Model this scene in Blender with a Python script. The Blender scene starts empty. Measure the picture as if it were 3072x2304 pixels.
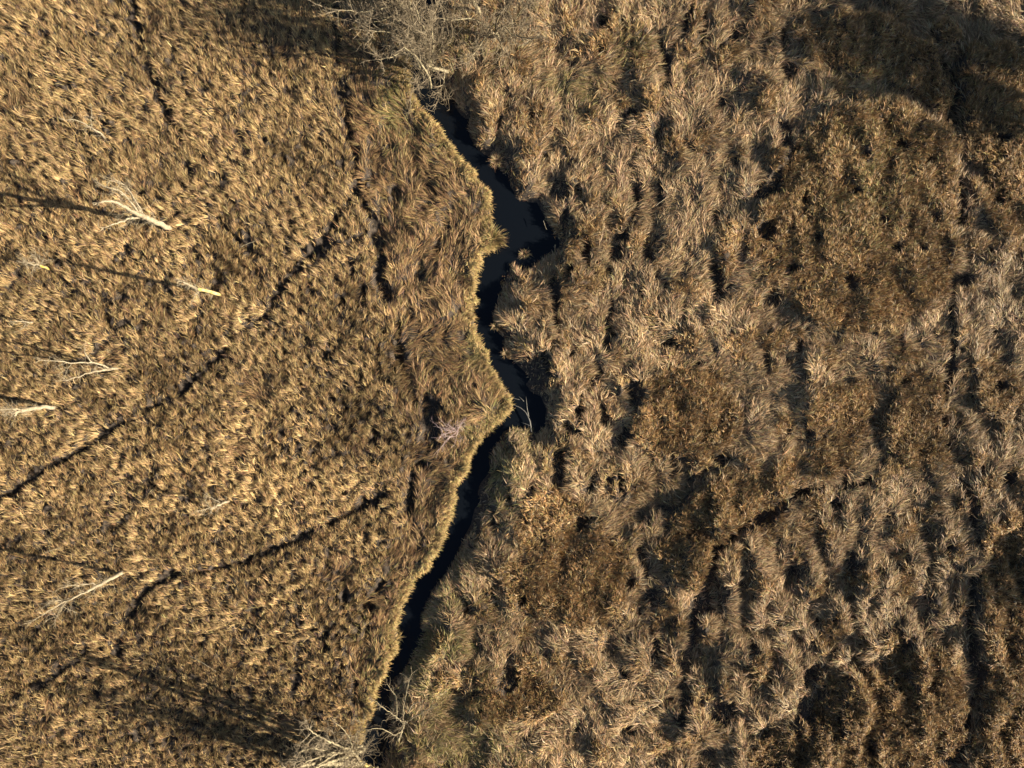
import bpy, math
import numpy as np
from mathutils import Vector

R0 = np.random.default_rng(7)
C = bpy.context.scene.collection
H, F = 61.0, 2130.0                    # camera height (m) and focal length in photo pixels
ELEV, AZ = math.radians(22.5), math.radians(-11.8)
SUN = np.array([math.cos(ELEV)*math.cos(AZ), math.cos(ELEV)*math.sin(AZ), math.sin(ELEV)])

def W(u, v, z=1.1):                    # photo pixel + height above the water -> metres
    k = (H - z)/F
    return np.array([(u-1536)*k, -(v-1152)*k, z])

# ------------------------------------------------------------------ fields on a ground raster
M, CELL = 70, 4
S = (H-1.1)/F                          # metres per photo pixel on the canopy
DX = CELL*S
NR, NC = 576+2*M, 768+2*M
JJ, II = np.meshgrid(np.arange(NC), np.arange(NR))
U = (JJ-M)*CELL*1.0
V = (II-M)*CELL*1.0

def noise(seed, lx, ly=None, ring=None, ang=0.0):
    """Gaussian random field, correlation lengths in metres, unit deviation"""
    ly = ly or lx
    r = np.random.default_rng(seed)
    n = np.fft.rfft2(r.standard_normal((NR, NC)))
    fy = np.fft.fftfreq(NR, DX)[:, None]; fx = np.fft.rfftfreq(NC, DX)[None, :]
    if ang:
        c, s = math.cos(ang), math.sin(ang); fx, fy = c*fx+s*fy, -s*fx+c*fy
    q = np.sqrt((fx*lx)**2+(fy*ly)**2)
    g = np.exp(-((q-1.0)/ring)**2) if ring else np.exp(-2.0*q*q*2.5)
    o = np.fft.irfft2(n*g, s=(NR, NC)); o -= o.mean()
    return o/o.std()

def sst(a, b, x):
    t = np.clip((x-a)/(b-a), 0, 1); return t*t*(3-2*t)

def pdist(pts, reach=80):
    """distance in photo pixels from a polyline (inf beyond reach)"""
    d = np.full((NR, NC), 1e4)
    for (x0, y0), (x1, y1) in zip(pts[:-1], pts[1:]):
        j0 = max(0, int((min(x0, x1)-reach)/CELL)+M); j1 = min(NC, int((max(x0, x1)+reach)/CELL)+M+2)
        i0 = max(0, int((min(y0, y1)-reach)/CELL)+M); i1 = min(NR, int((max(y0, y1)+reach)/CELL)+M+2)
        if j0 >= j1 or i0 >= i1: continue
        u = U[i0:i1, j0:j1]; v = V[i0:i1, j0:j1]
        ex, ey = x1-x0, y1-y0; L = ex*ex+ey*ey+1e-9
        t = np.clip(((u-x0)*ex+(v-y0)*ey)/L, 0, 1)
        dd = np.hypot(u-x0-t*ex, v-y0-t*ey)
        d[i0:i1, j0:j1] = np.minimum(d[i0:i1, j0:j1], dd)
    return d

def inside(pts):
    m = np.zeros((NR, NC), bool); n = len(pts)
    for k in range(n):
        x0, y0 = pts[k]; x1, y1 = pts[(k+1) % n]
        if y0 == y1: continue
        c = ((V < y0) != (V < y1)) & (U < (x1-x0)*(V-y0)/(y1-y0)+x0)
        m ^= c
    return m

def blur(a, s):
    r = int(3*s)+1; k = np.exp(-0.5*(np.arange(-r, r+1)/s)**2); k /= k.sum()
    p = np.pad(a, ((r, r), (0, 0)), mode='edge'); o = sum(k[q]*p[q:q+a.shape[0]] for q in range(2*r+1))
    p = np.pad(o, ((0, 0), (r, r)), mode='edge'); return sum(k[q]*p[:, q:q+a.shape[1]] for q in range(2*r+1))

def soft(pts, s=4.0, wob=0.0, seed=1):
    m = inside(pts).astype(float); m = blur(m, s)
    if wob: m = sst(0.35, 0.65, m+wob*noise(seed, 1.6))
    return m

# ---- the stream, traced bank by bank (photo pixels)
LB = [(1190, -320), (1215, -150), (1228, 0), (1222, 120), (1226, 200), (1234, 264), (1266, 325), (1317, 376), (1345, 418), (1375, 466), (1418, 502), (1436, 540), (1470, 572), (1477, 619),
      (1474, 659), (1480, 690), (1482, 745), (1444, 760), (1440, 789), (1426, 815), (1429, 862), (1417, 886), (1430, 900), (1418, 920),
      (1426, 981), (1440, 1021), (1466, 1056), (1465, 1090), (1484, 1112), (1505, 1155), (1523, 1174), (1540, 1224), (1523, 1246), (1487, 1271),
      (1458, 1307), (1429, 1336), (1411, 1383), (1397, 1430), (1368, 1456), (1362, 1506), (1350, 1557), (1335, 1597), (1318, 1650), (1281, 1711),
      (1245, 1737), (1223, 1784), (1205, 1823), (1201, 1849), (1183, 1885), (1196, 1921), (1191, 1964), (1165, 1990), (1162, 2019), (1147, 2040),
      (1125, 2080), (1115, 2124), (1109, 2152), (1089, 2178), (1082, 2230), (1060, 2304), (1040, 2400), (1010, 2620)]
RB = [(1330, -320), (1300, -100), (1292, 60), (1286, 160), (1300, 215), (1330, 275), (1364, 311), (1393, 347), (1402, 391), (1428, 434), (1462, 470), (1500, 521), (1520, 545),
      (1541, 565), (1537, 604), (1562, 606), (1613, 598), (1633, 645), (1650, 681), (1658, 713), (1650, 746), (1617, 778), (1581, 792), (1537, 782),
      (1514, 802), (1496, 818), (1492, 854), (1483, 887), (1474, 916), (1476, 967), (1483, 1006), (1508, 1024), (1505, 1054), (1530, 1075),
      (1556, 1105), (1574, 1152), (1590, 1180), (1617, 1195), (1631, 1231), (1628, 1262), (1604, 1300), (1592, 1286), (1545, 1282), (1508, 1297),
      (1487, 1336), (1469, 1362), (1454, 1416), (1433, 1470), (1422, 1506), (1407, 1579), (1380, 1640), (1342, 1711), (1314, 1751), (1288, 1787),
      (1270, 1827), (1263, 1860), (1256, 1910), (1245, 1939), (1230, 1979), (1212, 2019), (1180, 2048), (1162, 2075), (1150, 2110), (1165, 2180),
      (1150, 2250), (1130, 2304), (1110, 2400), (1090, 2620)]
WAT = inside(LB+RB[::-1])
dL, dR = pdist(LB, 420), pdist(RB, 420)
dB = np.minimum(dL, dR)
sgn = np.where(WAT, -1.0, 1.0)
left = inside([(-900, -900)]+LB+[(-900, 3200)])
dleft = np.where(left, dL, -1.0)

# ---- zones
e_left = [(1020, -300), (1025, 180), (1050, 380), (1075, 560), (1120, 700), (1150, 860), (1190, 1000), (1190, 1200), (1220, 1400), (1200, 1600), (1130, 1760),
          (1085, 1950), (1050, 2150), (1000, 2304), (980, 2620)]
zL = soft([(-900, -900)]+e_left+[(-900, 3200)], 5.0, 0.25, 11)          # dense standing reed
zBk = np.where(left, 1.0, 0.0)*(1-zL)                                    # matted strip beside the stream
TALL = [[(2300, 480), (2420, 400), (2560, 330), (2700, 290), (2850, 330), (2858, 900), (2700, 960), (2450, 990), (2330, 900), (2260, 800), (2240, 700), (2290, 600)],
        [(1925, 1150), (2050, 1085), (2175, 1130), (2230, 1260), (2150, 1350), (2020, 1370), (1960, 1400), (1905, 1300), (1890, 1210)],
        [(1570, 1480), (1700, 1480), (1760, 1560), (1900, 1650), (1860, 1850), (1740, 1880), (1540, 1830), (1500, 1700)],
        [(2050, 1480), (2250, 1430), (2380, 1400), (2330, 1560), (2160, 1640), (2100, 1780), (2000, 1740), (1990, 1600)],
        [(2440, 60), (2600, 40), (2790, 130), (2860, 300), (2700, 280), (2500, 180), (2400, 160)],
        [(2885, 120), (3060, 180), (3400, 200), (3400, 700), (2990, 690), (2890, 620), (2890, 300)],
        [(2560, 2030), (2700, 1960), (2860, 1900), (2900, 2150), (2830, 2280), (2700, 2620), (2300, 2620), (2250, 2230), (2440, 2160)],
        [(2940, 1560), (3400, 1500), (3400, 2620), (2900, 2620), (2950, 2100), (2935, 1800)],
        [(2420, 1180), (2600, 1130), (2640, 1250), (2560, 1400), (2430, 1420), (2380, 1300)],
        [(2700, 1120), (2810, 1110), (2830, 1220), (2860, 1380), (2720, 1400), (2640, 1310)],
        [(1430, 2060), (1620, 2020), (1700, 2120), (1600, 2180), (1480, 2180)],
        [(2910, 1080), (3060, 1100), (3060, 1240), (2920, 1230)]]
zP = np.zeros((NR, NC))
for k, p in enumerate(TALL): zP = np.maximum(zP, soft(p, 5.0, 0.22, 21+k))
zP *= 1-np.maximum(zL, left*1.0)
zG = np.zeros((NR, NC))
for (u, v, a, b, s) in [(1185, 330, 50, 150, .5), (1240, 400, 50, 60, .3), (1330, 440, 30, 60, .4), (1400, 560, 30, 60, .2), (1410, 1040, 32, 110, .6), (1480, 1150, 45, 70, .3),
                        (1505, 1240, 35, 50, .5), (1425, 1300, 40, 35, .6), (1290, 2130, 120, 220, .55), (1360, 1900, 100, 170, .45), (1480, 1420, 90, 120, .45), (1700, 270, 90, 60, .5),
                        (1560, 1340, 90, 60, .45), (1130, 1950, 60, 200, .3), (1900, 150, 80, 60, .3), (2560, 250, 90, 90, .3), (2620, 560, 160, 200, .3), (1330, 130, 200, 80, .3), (1400, 2270, 150, 90, .6)]:
    zG = np.maximum(zG, s*np.exp(-(((U-u)/a)**2+((V-v)/b)**2)))
zG = np.clip(zG*(1+0.5*noise(40, 0.9)), 0, 1)
zR = np.clip(1-zL-zP, 0, 1)*(~left)

# ---- canopy / thatch relief (metres above the water)
tuft = noise(50, 0.95, 0.9, ring=0.42)
tuft2 = noise(51, 0.55, 0.6, ring=0.5)
big = noise(52, 5.0, 6.0)
vert = noise(53, 0.75, 1.9)
vert2 = noise(54, 0.5, 1.1)
mid = noise(55, 1.1)
Z = zL*(1.12+0.17*tuft+0.07*tuft2+0.06*big-0.34*sst(1.1, 2.1, vert2))
Z += zBk*(1.0+0.13*mid+0.11*vert+0.08*tuft2+0.05*big-0.3*sst(1.3, 2.2, vert2))
Z += zP*(1.32+0.17*mid+0.11*tuft2+0.12*vert-0.3*sst(1.2, 2.1, vert2))
Z += zR*(0.80+0.16*vert+0.11*mid+0.06*tuft2+0.08*big)

SE = sst(1950, 2150, U)*sst(1450, 1650, V)*(zR+zP); Z += SE*(0.14*vert+0.13*vert2+0.10*tuft)
def carve(pts, hw, depth, edge=9.0, gap=0.0, seed=0, wob=5.0):
    global Z
    d = pdist(pts, hw+edge+40)+wob*vert2*0.7+wob*tuft2*0.6+wob*0.5*mid
    m = 1-sst(hw, hw+edge, d)
    if gap: m *= sst(-0.7, 0.5, noise(seed, 1.1)+0.8*gap)
    Z -= 0.8*depth*m
    return m
D = 1.3888                               # display pixels of the overview -> photo pixels
def dp(l): return [(x*D, y*D) for x, y in l]
TR = np.zeros((NR, NC))
for pts, hw, dep, gap in [
    ([(280, -60), (285, 0), (300, 70), (320, 140), (345, 200), (362, 245)], 6, .7, 1.3),
    ([(362, 245), (390, 300), (415, 380), (425, 430)], 5, .45, .3),
    ([(728, 20), (732, 130), (737, 200), (755, 280), (768, 350), (775, 420)], 10, .65, .7),
    ([(775, 395), (740, 465), (690, 530), (615, 615), (570, 690), (490, 750), (440, 808), (380, 858), (300, 902), (240, 935), (180, 975), (110, 1012), (45, 1058), (-40, 1100)], 7.5, .9, 1.1),
    ([(775, 420), (808, 480), (825, 560), (832, 640)], 12, .65, 1.2),
    ([(800, 505), (720, 535), (660, 580), (600, 645)], 6, .5, .6),
    ([(840, 1070), (760, 1112), (700, 1142), (620, 1178), (540, 1217), (450, 1237), (370, 1245)], 5.5, .75, .8),
    ([(370, 1245), (310, 1290), (270, 1350), (255, 1420)], 8, .6, .9),
    ([(270, 700), (220, 760), (180, 800)], 5, .4, .4), ([(470, 470), (510, 520), (545, 550)], 6, .55, 1),
    ([(190, 1400), (160, 1440), (80, 1490)], 6, .5, .6), ([(655, 1330), (650, 1420), (640, 1500)], 5, .4, .3),
    ([(2040, 120), (2065, 200), (2070, 300), (2082, 400), (2075, 480), (2070, 560), (2060, 650), (2055, 780), (2040, 860), (2045, 960), (2070, 1010), (2100, 1090), (2112, 1200), (2100, 1350), (2110, 1470), (2095, 1560), (2060, 1680)], 11, .9, 1.0),
    ([(1390, -30), (1408, 50), (1432, 120), (1440, 200), (1428, 300), (1420, 360)], 5, .5, .5),
    ([(1485, 30), (1460, 90), (1440, 130)], 7, .55, 1.0),
    ([(1420, 360), (1375, 440), (1340, 520), (1322, 640), (1315, 740)], 5, .4, -.2),
    ([(1290, 790), (1265, 880), (1245, 950), (1215, 1010)], 6, .45, .1),
    ([(1870, 1045), (1800, 1052), (1750, 1060), (1700, 1082), (1660, 1110), (1600, 1148), (1545, 1195)], 13, 1.15, 2.6),
    ([(1545, 1195), (1522, 1280), (1498, 1360), (1482, 1430), (1478, 1490), (1484, 1560)], 16, 1.2, 2.4),
    ([(1690, 200), (1700, 330), (1650, 400), (1640, 440)], 12, .5, .2),
    ([(1160, 940), (1110, 1050), (1080, 1130)], 6, .4, .3), ([(1380, 1110), (1390, 1250), (1380, 1330)], 7, .45, .5)]:
    TR = np.maximum(TR, carve(dp(pts), hw, dep, 9, gap, int(abs(pts[0][0]*7+pts[0][1]))+3))

# hollows between the clumps, one carved in place of the bare shrub's shadow: u, v, half width, half height (photo pixels) [, slant in degrees]
HOL = """1682 580 38 40;1736 572 12 35;1744 637 12 30;1695 663 12 45;1903 587 15 30;1975 576 15 45;2145 655 18 30;2149 702 12 25;1754 768 18 50;1852 775 25 30;1827 818 14 30;1874 717 20 22;
1939 768 25 28;1678 739 14 18;1704 818 14 40;1660 880 22 45;1657 952 15 40;1964 833 10 25;1993 862 10 22;2141 833 24 50;2156 898 20 40;1924 890 12 18;1823 981 10 50;1816 1042 18 30;
1841 999 12 25;1899 1028 20 9;2015 1032 18 14;1718 1071 12 14;1921 1071 16 14;2123 1053 12 16;1660 1042 9 22;1617 1108 38 66;1590 1120 40 50;1585 800 34 12;1530 830 22 30;1747 1210 9 35;1736 1242 10 25;1812 1184 10 14;1899 1192 30 50;
1809 1253 18 40;1700 1293 20 20;1682 1416 28 52;1885 1325 16 45;1805 1369 18 12;2015 1390 14 45;1863 1452 10 50;1780 1470 16 30;1783 1430 8 25;2087 1445 40 14 40;2163 1380 35 22;2116 1297 30 9;
1993 1532 40 20;2044 1513 16 16;1744 1571 35 14 45;1783 1553 16 12;1801 1119 10 10;1863 1105 10 10;2094 1090 18 14;2011 1043 14 12;1817 65 18 20;1868 76 12 25;1797 159 13 13;2077 29 9 30;
2110 61 10 40;2204 98 14 22;2106 134 30 18;2168 141 14 14;2247 177 22 16;2345 127 15 40;2363 224 28 45;2164 300 13 15;2190 369 13 18;1900 336 18 10;1875 380 25 12;1913 300 10 10;
2197 495 16 30;2244 420 20 9;2359 445 32 35;2150 553 18 18;2305 575 35 20;2157 333 10 20;2330 533 18 35;2301 695 25 30;2315 901 34 28;2377 807 25 18;2503 612 12 14;2561 576 20 12;
2543 843 26 30;2688 746 18 12;2757 746 12 12;2901 843 26 25;2974 753 20 12;2391 1042 12 25;2294 1064 14 20;2294 1090 20 40;2395 1047 14 30;2424 1297 18 18;2427 1235 9 25;2359 1300 12 18;
2706 1137 16 12;2619 1231 9 12;2616 1286 14 25;2807 1108 25 9;2833 1163 14 50;2865 1054 20 18;3021 1445 36 25;2746 1448 20 9;2511 1524 40 18;2919 1542 12 45;2670 1560 30 14;2786 1452 14 10;
2456 1860 10 38;2438 1950 10 30;2576 1993 22 25;2731 1928 16 25;2699 1838 12 14;2923 1878 12 60;2941 2019 22 25;2438 2058 22 40;2427 2138 32 40;2442 2185 12 30;2778 2058 26 10 40;2699 2066 9 30;
2894 2203 10 45;2851 2283 22 14;2619 2257 16 16;2710 2261 14 18;2518 2156 10 20;2308 1776 14 25;2308 2048 10 30;1883 1758 18 22;1952 1787 18 35;1948 1896 9 35;1974 1957 20 40;1883 2022 25 20;
1898 2105 30 18;1981 2134 12 15;1894 2199 28 22;1731 2210 16 20;1590 2221 22 20;1652 2167 30 14;1522 2051 32 40;1818 1798 8 25;1572 1809 16 16;2115 1838 25 26;2086 1914 14 30;2209 1776 12 30;
2169 2150 45 48;2133 2283 40 18;2006 2113 15 12;1086 580 12 30;1147 637 9 30;1122 695 11 35;1153 797 20 45;1147 862 8 35;1057 825 9 22;1089 880 7 30;1194 992 9 30;1198 1060 10 35;
1024 909 8 14;1190 569 22 10;1306 753 12 14;1400 768 8 10;1274 1210 9 30;1238 1210 9 25;1292 1298 34 66;1305 1225 26 22;1263 1398 16 20;1238 1463 14 40;1229 1524 10 40;1122 1311 10 30;1129 1517 9 40;
977 1072 12 20;1089 1513 11 25;1031 1231 9 16;1133 1765 12 25 -35;1100 1827 18 14;1100 1906 8 40;974 1939 9 40;1024 2004 8 25;1060 2087 9 45;1031 1812 7 30;1700 200 10 40;1560 480 14 16;
1500 380 12 20;1590 350 10 30;1640 470 20 14;1430 1620 12 40;1470 1560 14 40;1520 1500 10 40;1560 1560 10 30;1500 1420 16 16;1600 1460 14 16;1440 1720 10 30;1480 1800 12 30;1390 1830 10 30;
1420 1950 10 30;1360 2080 14 20;1430 2130 12 12;2560 1700 14 30;2640 1730 16 12;2770 1660 14 20;2850 1650 12 25;2380 1720 14 35;2480 1770 12 25;2350 1880 16 20;2250 1950 12 25;3000 1160 18 20;
2990 1000 14 22;3040 900 14 20;2960 940 20 12;2800 660 14 16;2640 660 16 18;2450 720 14 20;2420 600 12 16;2590 470 16 12;2700 430 18 14;2780 480 14 20;3010 420 22 14;2990 600 14 16"""
for h in HOL.replace("\n", "").split(";"):
    a = [float(t) for t in h.split()]
    u, v, ru, rv = a[:4]; t = math.radians(a[4] if len(a) > 4 else 0)
    j0, j1 = int((u-130)/4)+M, int((u+130)/4)+M; i0, i1 = int((v-130)/4)+M, int((v+130)/4)+M
    sl = (slice(max(0, i0), i1), slice(max(0, j0), j1))
    x = (U[sl]-u); y = -(V[sl]-v)
    x, y = x*math.cos(t)+y*math.sin(t), -x*math.sin(t)+y*math.cos(t)
    q = np.sqrt((x/ru)**2+(y/rv)**2)+0.13*mid[sl]+0.10*tuft2[sl]
    m = 1-sst(0.75, 1.25, q)
    Z[sl] -= 0.62*m*np.clip(1-0.6*TR[sl], 0, 1)
    TR[sl] = np.maximum(TR[sl], m)
Z = np.maximum(Z, 0.22)
# lit shoulder north-west of the ditch, and the banks down to the water
Z += 0.42*np.exp(-(pdist(dp([(1850, 1010), (1740, 1030), (1640, 1080), (1560, 1140), (1495, 1240), (1470, 1330), (1450, 1430), (1455, 1540)]), 90)/34.0)**2)*(1-TR)
dm = dB*S*sgn                                          # signed metres from the water's edge
bankL = sst(0.0, 0.30, dm); bankR = sst(-0.05, 2.3, dm+0.35*mid)
Z += np.where(left | WAT, 0, 0.30*np.exp(-((dm-2.7)/1.2)**2))*(1-TR)
bed = -0.55
Z = np.where(left, bed+(Z-bed)*bankL, np.where(dm > 0, 0.06+(Z-0.06)*bankR, Z))
Z = np.where(WAT, bed*sst(0, 0.25, -dm)+0.02*(1-sst(0, 0.25, -dm)), Z)
GZ = blur(Z, 0.8)
gy, gx = np.gradient(blur(Z, 2.0), DX); gy = -gy

TRX = np.clip(blur(TR, 1.4)*1.35-0.10+0.14*mid*(TR > .05), 0, 1)                 # where hardly any blade is rooted
# ---- lie of the blades: control directions (overview pixels, degrees counter-clockwise from photo right)
CT = np.array([(100, 100, 128), (300, 300, 122), (620, 200, 108), (720, 330, 100), (100, 500, 118), (300, 700, 112), (600, 900, 98), (100, 1000, 110), (450, 1100, 95), (500, 1400, 100), (200, 1550, 105),
  (880, 250, 110), (940, 420, 125), (960, 350, 118), (880, 500, 70), (960, 560, 60), (930, 700, 62), (990, 680, 40), (960, 820, 84), (1040, 800, 80), (920, 880, 75), (960, 1020, 60), (900, 1120, 90), (850, 1350, 70),
  (1150, 200, 70), (1200, 450, 76), (1280, 250, 42), (1420, 330, 45), (1400, 600, 58), (1230, 700, 84), (1110, 640, 82), (1520, 420, 52), (1330, 500, 60), (1300, 900, 84), (1230, 1050, 95), (1250, 1250, 62),
  (1450, 1120, 20), (1700, 1050, 40), (1900, 850, 28), (2000, 700, 55), (2150, 550, 76), (1800, 480, 40), (2130, 800, 60), (1280, 1480, 112), (1200, 1380, 100), (1400, 1400, 85), (1600, 1400, 82), (1660, 1560, 118),
  (2000, 1400, 78), (2100, 1250, 60), (1850, 120, 30), (1700, 40, 60), (1600, 120, 30), (1480, 60, 80), (2050, 100, 140), (1480, 1250, 30), (1000, 1500, 75)], float)
cs = np.zeros((NR, NC)); sn = np.zeros((NR, NC))
for x, y, a in CT:
    w = 1/(((U-x*D)**2+(V-y*D)**2)/150.0**2+0.15)**1.6
    cs += w*math.cos(math.radians(a)); sn += w*math.sin(math.radians(a))
TH = np.arctan2(sn, cs)
swirl = noise(60, 2.3); swirl2 = noise(61, 1.0)
TH = TH+np.radians(zL*(20*swirl+14*swirl2)+(1-zL)*(34*swirl+26*swirl2))

# ------------------------------------------------------------------ helpers for objects
def mat(name):
    m = bpy.data.materials.new(name); m.use_nodes = True
    return m, m.node_tree.nodes, m.node_tree.links

def tag(o, label, cat, group=None, kind=None):
    o['label'] = label; o['category'] = cat
    if group: o['group'] = group
    if kind: o['kind'] = kind
    return o

def mesh_np(name, verts, tot, loops, material, cols=None, smooth=False):
    me = bpy.data.meshes.new(name)
    nv, nf, nl = len(verts), len(tot), len(loops)
    me.vertices.add(nv); me.vertices.foreach_set('co', np.ascontiguousarray(verts, np.float32).ravel())
    me.loops.add(nl); me.loops.foreach_set('vertex_index', np.ascontiguousarray(loops, np.int32))
    me.polygons.add(nf)
    st = np.zeros(nf, np.int32); st[1:] = np.cumsum(tot)[:-1]
    me.polygons.foreach_set('loop_start', st)
    me.polygons.foreach_set('loop_total', np.ascontiguousarray(tot, np.int32))
    if smooth: me.polygons.foreach_set('use_smooth', np.ones(nf, bool))
    if cols is not None:
        a = me.attributes.new('tint', 'FLOAT_COLOR', 'FACE')
        c = np.ones((nf, 4), np.float32); c[:, :3] = cols
        a.data.foreach_set('color', c.ravel())
    me.update(calc_edges=True); me.materials.append(material)
    return me

def link(name, me, parent=None):
    o = bpy.data.objects.new(name, me); C.objects.link(o)
    if parent: o.parent = parent
    return o

# ---- materials
def blade_mat(name, rough=0.55, trans=0.10):
    m, N, L = mat(name)
    b = N['Principled BSDF']; b.inputs['Roughness'].default_value = rough
    b.inputs['Specular IOR Level'].default_value = 0.25
    a = N.new('ShaderNodeAttribute'); a.attribute_name = 'tint'
    t = N.new('ShaderNodeBsdfTranslucent'); mx = N.new('ShaderNodeMixShader'); mx.inputs[0].default_value = trans
    L.new(a.outputs['Color'], b.inputs['Base Color']); L.new(a.outputs['Color'], t.inputs['Color'])
    L.new(b.outputs[0], mx.inputs[1]); L.new(t.outputs[0], mx.inputs[2])
    L.new(mx.outputs[0], N['Material Output'].inputs['Surface'])
    return m
BLADE = blade_mat('dry_blades')

def noise_mat(name, c0, c1, scale, rough=0.9, bump=0.0, c2=None):
    m, N, L = mat(name)
    b = N['Principled BSDF']; b.inputs['Roughness'].default_value = rough; b.inputs['Specular IOR Level'].default_value = 0.2
    tc = N.new('ShaderNodeTexCoord'); n = N.new('ShaderNodeTexNoise'); n.inputs['Scale'].default_value = scale; n.inputs['Detail'].default_value = 8
    r = N.new('ShaderNodeValToRGB'); e = r.color_ramp.elements
    e[0].position = 0.35; e[0].color = (*c0, 1); e[1].position = 0.68; e[1].color = (*c1, 1)
    if c2: k = e.new(0.8); k.color = (*c2, 1)
    L.new(tc.outputs['Object'], n.inputs['Vector']); L.new(n.outputs['Fac'], r.inputs['Fac']); L.new(r.outputs['Color'], b.inputs['Base Color'])
    if bump:
        bp = N.new('ShaderNodeBump'); bp.inputs['Strength'].default_value = bump; bp.inputs['Distance'].default_value = 0.05
        L.new(n.outputs['Fac'], bp.inputs['Height']); L.new(bp.outputs[0], b.inputs['Normal'])
    return m
THATCH = noise_mat('thatch_and_peat', (0.028, 0.024, 0.021), (0.085, 0.065, 0.048), 7.0, 0.95, 0.6)
BARK = noise_mat('pale_bark', (0.20, 0.165, 0.11), (0.40, 0.34, 0.235), 9.0, 0.7)
BARKY = noise_mat('lichen_bark', (0.44, 0.36, 0.22), (0.50, 0.35, 0.03), 1.6, 0.7)
TWIG = noise_mat('pale_twig', (0.24, 0.195, 0.125), (0.42, 0.35, 0.24), 3.0, 0.7)
WILLOW = noise_mat('willow_bark', (0.16, 0.13, 0.085), (0.34, 0.295, 0.18), 4.0, 0.75, 0.0, (0.33, 0.30, 0.09))
WTWIG = noise_mat('willow_twig', (0.15, 0.115, 0.075), (0.31, 0.255, 0.17), 2.0, 0.75)
PURPLE = noise_mat('bramble_stem', (0.30, 0.20, 0.20), (0.52, 0.42, 0.38), 5.0, 0.7)
wm, N, L = mat('dark_water')
b = N['Principled BSDF']; b.inputs['Base Color'].default_value = (0.004, 0.0055, 0.008, 1); b.inputs['Roughness'].default_value = 0.04; b.inputs['IOR'].default_value = 1.33; b.inputs['Specular IOR Level'].default_value = 0.32
tc = N.new('ShaderNodeTexCoord'); n = N.new('ShaderNodeTexNoise'); n.inputs['Scale'].default_value = 2.2; n.inputs['Detail'].default_value = 3
bp = N.new('ShaderNodeBump'); bp.inputs['Strength'].default_value = 0.05; bp.inputs['Distance'].default_value = 0.05
L.new(tc.outputs['Object'], n.inputs['Vector']); L.new(n.outputs['Fac'], bp.inputs['Height']); L.new(bp.outputs[0], b.inputs['Normal'])

# ------------------------------------------------------------------ ground: one sheet, relief inside, running on to the horizon
X0 = (U[0, :]-1536)*S; Y0 = -(V[:, 0]-1152)*S
xs = np.concatenate([[-4000, -700, -200, -90], X0, [90, 200, 700, 4000]])
ys = np.concatenate([[4000, 700, 200, 80], Y0, [-80, -200, -700, -4000]])
GG = np.pad(GZ-0.10, 4, mode='edge')
fx = np.ones(len(xs)); fx[:4] = 0; fx[-4:] = 0; fy = np.ones(len(ys)); fy[:4] = 0; fy[-4:] = 0
k = fy[:, None]*fx[None, :]; GG = GG*k+0.7*(1-k)
xx, yy = np.meshgrid(xs, ys)
vt = np.stack([xx.ravel(), yy.ravel(), GG.ravel()], 1)
nr, nc = len(ys), len(xs)
q = (np.arange(nr-1)[:, None]*nc+np.arange(nc-1)[None, :]).ravel()
lo = np.stack([q, q+nc, q+nc+1, q+1], 1).ravel()
me = mesh_np('ground', vt, np.full(len(q), 4), lo, THATCH, smooth=True)
tag(link('ground', me), 'brown peat and matted thatch showing between the dry reeds', 'ground', kind='structure')
# stream surface: wide ribbon just under the banks
pl = [W(u-25, v, 0) for u, v in LB]; pr = [W(u+30, v, 0) for u, v in RB]
def resamp(p, n=160):
    p = np.array(p); y = p[:, 1]
    d = np.concatenate([[0], np.cumsum(np.hypot(*np.diff(p[:, :2], axis=0).T))]); t = np.linspace(0, d[-1], n)
    return np.stack([np.interp(t, d, p[:, k]) for k in range(3)], 1)
bx0, bx1 = W(950, 0, 0)[0], W(1720, 0, 0)[0]
gxs = np.linspace(bx0, bx1, 12); gys = np.linspace(W(0, -270, 0)[1], W(0, 2570, 0)[1], 60)
xx, yy = np.meshgrid(gxs, gys); vt = np.stack([xx.ravel(), yy.ravel(), np.zeros(xx.size)], 1)
q = (np.arange(59)[:, None]*12+np.arange(11)[None, :]).ravel(); lo = np.stack([q, q+12, q+13, q+1], 1).ravel()
tag(link('stream', mesh_np('stream', vt, np.full(len(q), 4), lo, wm, smooth=True)), 'narrow winding stream of nearly black still water', 'stream', kind='structure')

# ------------------------------------------------------------------ blades
def samp(A, u, v):
    j = np.clip(np.rint(u/CELL).astype(int)+M, 0, NC-1); i = np.clip(np.rint(v/CELL).astype(int)+M, 0, NR-1)
    return A[i, j]

def ribbons(name, root, az, ln, el, bend, wid, roll, col, twist=None, material=BLADE):
    """bent, tapering leaf strips: one quad and one pointed tip each"""
    n = len(az); d = np.stack([np.cos(az), np.sin(az), np.zeros(n)], 1)
    az2 = az+(twist if twist is not None else 0)
    d2 = np.stack([np.cos(az2), np.sin(az2), np.zeros(n)], 1)
    up = np.array([0, 0, 1.0])
    ce, se = np.cos(el)[:, None], np.sin(el)[:, None]
    e2 = el-bend; c2, s2 = np.cos(e2)[:, None], np.sin(e2)[:, None]
    t1 = ce*d+se*up; p1 = root+0.5*ln[:, None]*t1
    p2 = p1+0.5*ln[:, None]*(c2*d2+s2*up)
    pr = np.stack([-np.sin(az), np.cos(az), np.zeros(n)], 1)
    nn = np.cross(t1, pr)
    w = (np.cos(roll)[:, None]*pr+np.sin(roll)[:, None]*nn)*(0.5*wid)[:, None]
    vt = np.stack([root-0.7*w, root+0.7*w, p1+w, p1-w, p2], 1).reshape(-1, 3)
    b5 = np.arange(n)*5
    lo = np.stack([b5, b5+1, b5+2, b5+3, b5+3, b5+2, b5+4], 1).ravel()
    tot = np.tile([4, 3], n)
    c = np.repeat(col, 2, axis=0)
    return mesh_np(name, vt, tot, lo, material, c)

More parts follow.
